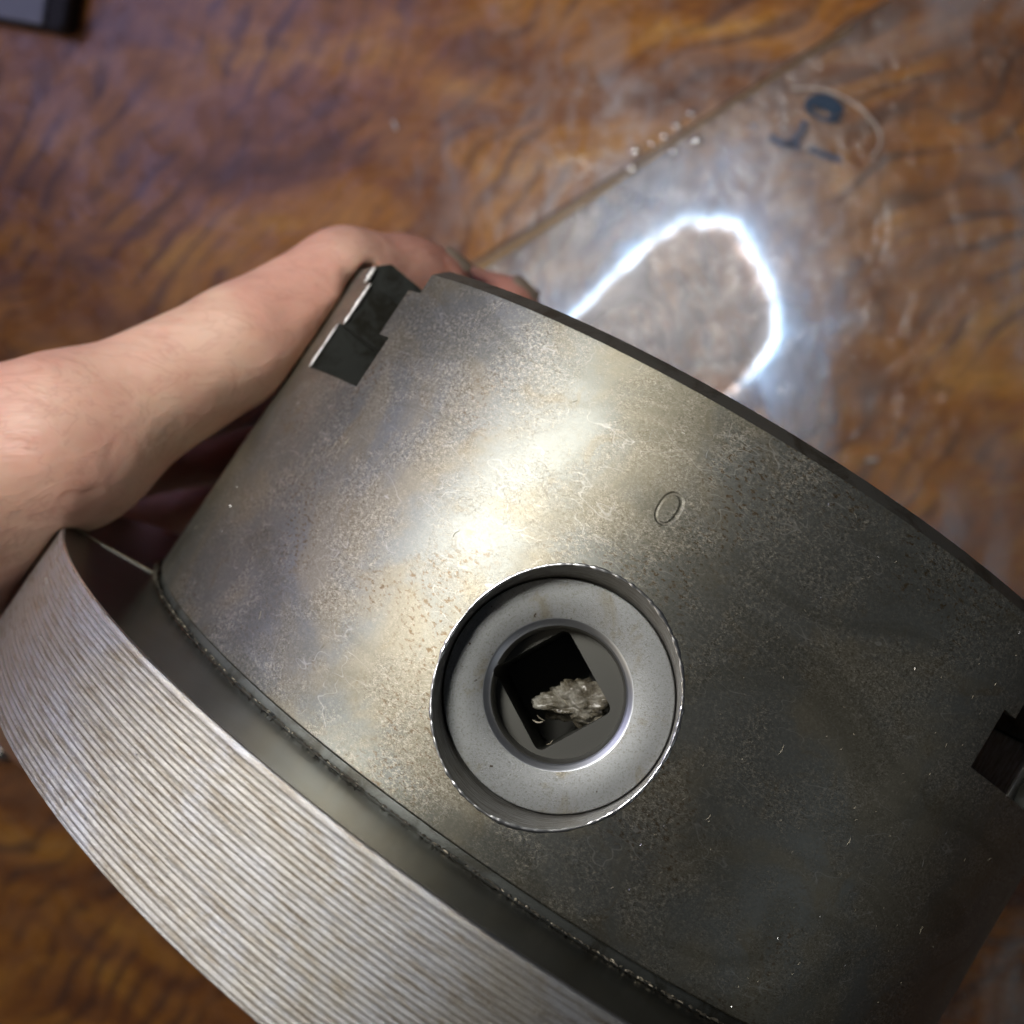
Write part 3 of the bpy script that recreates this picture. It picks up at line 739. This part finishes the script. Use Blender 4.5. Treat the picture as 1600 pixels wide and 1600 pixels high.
# ================================================================ THE HAND
def capsule(P, a, b_, ra, rb):
    ab = b_ - a; t = np.clip(((P - a) @ ab) / (ab @ ab), 0, 1)
    return np.linalg.norm(P - a - t[..., None] * ab, axis=-1) - (ra + (rb - ra) * t)
def surface_nets(D, org, h):
    ins = D < 0
    nx, ny, nz = D.shape
    c = [ins[i:nx - 1 + i, j:ny - 1 + j, k:nz - 1 + k] for i in (0, 1) for j in (0, 1) for k in (0, 1)]
    s = sum(x.astype(np.int8) for x in c); cells = np.argwhere((s > 0) & (s < 8))
    idx = -np.ones((nx - 1, ny - 1, nz - 1), int); idx[tuple(cells.T)] = np.arange(len(cells))
    acc = np.zeros((len(cells), 3)); cnt_ = np.zeros(len(cells)); offs = [(i, j, k) for i in (0, 1) for j in (0, 1) for k in (0, 1)]
    for p in range(8):
        for q in range(p + 1, 8):
            a, b_ = np.array(offs[p]), np.array(offs[q])
            if abs(a - b_).sum() != 1: continue
            da = D[tuple((cells + a).T)]; db = D[tuple((cells + b_).T)]; m = (da < 0) != (db < 0)
            t = da / np.where(m, da - db, 1); acc[m] += (a + t[:, None] * (b_ - a))[m]; cnt_[m] += 1
    V = (cells + acc / cnt_[:, None]) * h + org; F = []
    for ax in range(3):
        o = [slice(None)] * 3; o2 = [slice(None)] * 3; o[ax] = slice(0, -1); o2[ax] = slice(1, None)
        A = ins[tuple(o)]; B = ins[tuple(o2)]; e = np.argwhere(A != B)
        u, v = [(1, 2), (2, 0), (0, 1)][ax]
        e = e[(e[:, u] > 0) & (e[:, v] > 0) & (e[:, u] < D.shape[u] - 1) & (e[:, v] < D.shape[v] - 1)]
        fl = A[tuple(e.T)]; du = np.zeros(3, int); du[u] = 1; dv = np.zeros(3, int); dv[v] = 1
        q = np.stack([idx[tuple((e - du - dv).T)], idx[tuple((e - dv).T)], idx[tuple(e.T)], idx[tuple((e - du).T)]], 1)
        q[~fl] = q[~fl][:, ::-1]; F.append(q)
    return V, np.concatenate(F)
J = dict(   # joints in lens mm with radii
    wrist=(at(-560, 900, 165), 27), palmA=(at(-330, 870, 160), 21.5), palmB=(at(-190, 880, 180), 22), heel=(at(-300, 1010, 195), 22),
    i0=(at(95, 694, 160), 12.2), i1=(at(380, 537, 170), 10.0), i2=(at(541, 441, 179), 9.6), i3=(at(632, 438, 187), 8.2), i4=(at(684, 447, 190), 7.3),
    m0=(at(60, 690, 190), 11), m1=(at(380, 580, 199), 10.6), m2=(at(575, 490, 205), 9.6), m3=(at(700, 474, 205), 8.4), m4=(at(790, 489, 203), 7.6),
    r0=(at(0, 745, 216), 11), r1=(at(325, 690, 232), 10), r2=(at(545, 570, 236), 9), r3=(at(680, 530, 225), 8), r4=(at(745, 530, 219), 7.2),
    l0=(at(-80, 850, 230), 11), l1=(at(250, 795, 256), 8.5), l2=(at(440, 695, 260), 7.6), l3=(at(520, 640, 248), 7), l4=(at(570, 610, 240), 6.2),
    t0=(at(-200, 900, 172), 19), t1=(at(-60, 860, 182), 15), t2=(at(-10, 1010, 216), 12), t3=(at(80, 1120, 232), 10), t4=(at(130, 1190, 240), 8.5),
    web=(at(-20, 735, 168), 14),
)
BON = [('wrist', 'palmA'), ('palmA', 'i0'), ('palmA', 'm0'), ('palmB', 'r0'), ('palmB', 'l0'), ('wrist', 'palmB'), ('wrist', 'heel'), ('heel', 'l0'),
       ('palmA', 'web'), ('web', 'i0'), ('palmA', 't0'), ('t0', 't1'), ('t1', 't2'), ('t2', 't3'), ('t3', 't4'), ('web', 't1'), ('wrist', 't0')]
FING = [[('i0', 'i1'), ('i1', 'i2'), ('i2', 'i3'), ('i3', 'i4')], [('m0', 'm1'), ('m1', 'm2'), ('m2', 'm3'), ('m3', 'm4')],
        [('r0', 'r1'), ('r1', 'r2'), ('r2', 'r3'), ('r3', 'r4')], [('l0', 'l1'), ('l1', 'l2'), ('l2', 'l3'), ('l3', 'l4')]]
def smin(a, b_, k):
    h = np.clip(.5 + .5 * (b_ - a) / k, 0, 1); return b_ * (1 - h) + a * h - k * h * (1 - h)
def hand_mesh():
    pts = np.array([p for p, r in J.values()]); lo = pts.min(0) - 30; hi = pts.max(0) + 30; lo[0] = max(lo[0], -175)
    h = 1.25; n = np.ceil((hi - lo) / h).astype(int)
    g = [lo[i] + np.arange(n[i]) * h for i in range(3)]
    P = np.stack(np.meshgrid(*g, indexing='ij'), -1).astype(np.float32)
    D = np.full(P.shape[:3], 99., np.float32)
    for a, b_ in BON: D = smin(D, capsule(P, J[a][0], J[b_][0], J[a][1], J[b_][1]), 9)
    for fg in FING:
        d = np.full(P.shape[:3], 99., np.float32)
        for a, b_ in fg: d = smin(d, capsule(P, J[a][0], J[b_][0], J[a][1], J[b_][1]), 2.5)
        base = J[fg[0][0]][0]; dist = np.linalg.norm(P - base, axis=-1); k = np.clip(9 - dist * .22, .6, 9)
        D = smin(D, d, k)
    # fold on the inside of the bent forefinger
    c0, c1 = at(538, 432, 167), at(566, 452, 176)
    D = -smin(-D, capsule(P, c0, c1, 1.2, .9), 2.0)
    # flesh yields to the steel: keep clear of the chuck
    Q = (P - CT.astype(np.float32)) @ CR.astype(np.float32); r = np.hypot(Q[..., 0], Q[..., 1]); z = Q[..., 2]
    d1 = np.maximum(r - 80.2, np.maximum(z - 64.7, -z)); d2 = np.maximum(r - 96.9, np.maximum(z - .1, -z - 20.8))
    D = -smin(-D, np.minimum(d1, d2), 1.0)
    D[0] = 9
    V, F = surface_nets(D.astype(np.float64), lo, h)
    W = np.array([tuple(cw(v)) for v in V])
    base = tuple(cw(J['wrist'][0])); W -= np.array(base)
    me = bpy.data.meshes.new('hand'); me.from_pydata(W.tolist(), [], F.tolist())
    bm = bmesh.new(); bm.from_mesh(me)
    for _ in range(3): bmesh.ops.smooth_vert(bm, verts=bm.verts, factor=.5, use_axis_x=True, use_axis_y=True, use_axis_z=True)
    bmesh.ops.recalc_face_normals(bm, faces=bm.faces); bm.to_mesh(me); bm.free(); me.shade_smooth()
    red = np.zeros(len(V))
    for nm, rr, s_ in (('i3', 18, .75), ('i4', 20, .8), ('m3', 20, .8), ('m4', 22, .9), ('i2', 14, .35), ('t1', 30, .45), ('r4', 20, .8)):
        red = np.maximum(red, s_ * np.clip(1.25 - np.linalg.norm(V - J[nm][0], axis=1) / rr, 0, 1))
    at_ = me.attributes.new('red', 'FLOAT', 'POINT'); at_.data.foreach_set('value', np.clip(red, 0, 1))
    return me, base
hme, hb = hand_mesh()
hand = link('hand', hme, M_SKIN); hand.location = hb
tag(hand, 'bare left hand reaching in from the left and gripping the steel chuck', 'hand')
def nail(c, d, up, L, wd, name='fingernail'):
    """curved nail plate; d along the finger, up out of the nail bed (lens frame, mm)"""
    d = np.array(d, float); d /= np.linalg.norm(d); up = np.array(up, float); up -= d * (up @ d); up /= np.linalg.norm(up); s = np.cross(d, up)
    V = []; f = []; a_, b_ = 7, 9
    for lay in (0, 1):
        for i in range(a_):
            for j in range(b_):
                t = i / (a_ - 1); w_ = (j / (b_ - 1) - .5) * 2; rr = wd * .55
                wl = wd * .5 * (1 - .25 * (2 * t - 1) ** 4)
                ang = w_ * .95; V.append(c + d * (t - .5) * L + s * wl * math.sin(ang) / math.sin(.95) + up * ((math.cos(ang) - 1) * rr + (.0 if lay else -.45) - .25 * (2 * t - 1) ** 2))
    n = a_ * b_
    for i in range(a_ - 1):
        for j in range(b_ - 1):
            q = (i * b_ + j, i * b_ + j + 1, (i + 1) * b_ + j + 1, (i + 1) * b_ + j); f += [q[::-1], tuple(x + n for x in q)]
    ring = [j for j in range(b_)] + [i * b_ + b_ - 1 for i in range(1, a_)] + [(a_ - 1) * b_ + j for j in range(b_ - 2, -1, -1)] + [i * b_ for i in range(a_ - 2, 0, -1)]
    for k in range(len(ring)): a, b2 = ring[k], ring[(k + 1) % len(ring)]; f.append((a, b2, b2 + n, a + n))
    W = [Vector(cw(v)) - Vector(hb) for v in V]
    o = link(name, mesh(name, W, f, 50), simple('grimy_nail', (.24, .19, .15), .5), hand); return o
def tipnail(j, up, L, wd, k):
    p, rr = J[j]; u = np.array(up, float); u /= np.linalg.norm(u); nail(p + u * (rr + k), (1.0, .75, .25), u, L, wd)
tipnail('i4', (.62, -.72, -.30), 6.0, 7.0, .30)
tipnail('m4', (.62, -.72, -.30), 6.2, 7.2, .30)
for ch in hand.children: ch['label'] = 'short fingernail darkened with workshop grime'

# ================================================================ the bright loop on the table
# light thrown back by polished steel: an added lamp stands in, its beam shaped to a rounded teardrop
loop = [(890, 500), (925, 462), (975, 410), (1030, 365), (1075, 343), (1120, 338), (1160, 356), (1185, 395), (1205, 440), (1218, 490), (1215, 530), (1190, 570), (1150, 612), (1090, 660), (1010, 700), (920, 700), (865, 640), (862, 560)]
LP = np.array([230., -190., -60.])
ctr = np.array([1045., 520.])
lc = tab(*ctr); 
lob = lamp('loop_gobo', 'SPOT', LP, (0, 0, 0), 1.5, (.93, .96, 1.0), spot_size=math.radians(40), spot_blend=.2, shadow_soft_size=.0006)
lob.rotation_euler = (lc - cw(LP)).to_track_quat('-Z', 'Y').to_euler()
bpy.context.view_layer.update()
Mi = lob.matrix_world.inverted()
pol = []
for (u, v) in loop:
    q = Mi @ tab(u, v, ZT * 1000); x, y = q.x / -q.z, q.y / -q.z; pol.append((math.atan2(y, x), math.hypot(x, y)))
pol.sort()
lt = lob.data; lt.use_nodes = True; t = NT(lt.node_tree)
em = t.n.get('Emission')
tc = t.new('ShaderNodeTexCoord'); sp = t.new('ShaderNodeSeparateXYZ'); t.l.new(tc.outputs['Normal'], sp.inputs[0])
zz = t.math('ABSOLUTE', sp.outputs[2]); X = t.math('DIVIDE', sp.outputs[0], zz); Y = t.math('DIVIDE', sp.outputs[1], zz)
th_ = t.math('ARCTAN2', Y, X); rho = t.math('SQRT', t.math('ADD', t.math('MULTIPLY', X, X), t.math('MULTIPLY', Y, Y)))
fc = t.new('ShaderNodeFloatCurve'); cm = fc.mapping; cv = cm.curves[0]
A = np.array(pol); rm = A[:, 1].max() * 1.2
xs = (A[:, 0] + math.pi) / (2 * math.pi); ys = A[:, 1] / rm
y0 = np.interp(0, [xs[-1] - 1, xs[0]], [ys[-1], ys[0]])
P_ = [(0, y0)] + list(zip(xs, ys)) + [(1, y0)]
cv.points[0].location = P_[0]; cv.points[1].location = P_[-1]
for x_, y_ in P_[1:-1]: cv.points.new(float(x_), float(y_))
cm.update()
t.set(fc.inputs['Value'], t.math('MULTIPLY_ADD', th_, 1 / (2 * math.pi), .5))
rel = t.math('DIVIDE', rho, t.math('MULTIPLY', fc.outputs[0], rm))
wob = t.noise(tc.outputs['Normal'], 48, 5, .62)
rel = t.math('ADD', rel, t.math('MULTIPLY_ADD', wob, .20, -.10))
core = t.ramp(t.math('MULTIPLY', rel, .5), [(0, .05), (.38, .055), (.448, .09), (.465, .5), (.480, 1.0), (.495, .9), (.515, .40), (.55, .17), (.62, .09), (.74, .05), (.99, 0)])
tint = t.ramp(t.math('MULTIPLY', rel, .5), [(.44, (1, .90, .78)), (.475, (.80, .92, 1)), (.52, (.48, .75, 1.0)), (.60, (.5, .72, 1.0))])
vary = t.smooth(t.noise(tc.outputs['Normal'], 26, 4, .7), .30, .66, .35, 1.35)
t.set(em.inputs['Color'], t.mix(1.0, t.mix(1.0, core, tint, 'MULTIPLY'), vary, 'MULTIPLY')); em.inputs['Strength'].default_value = 58.0
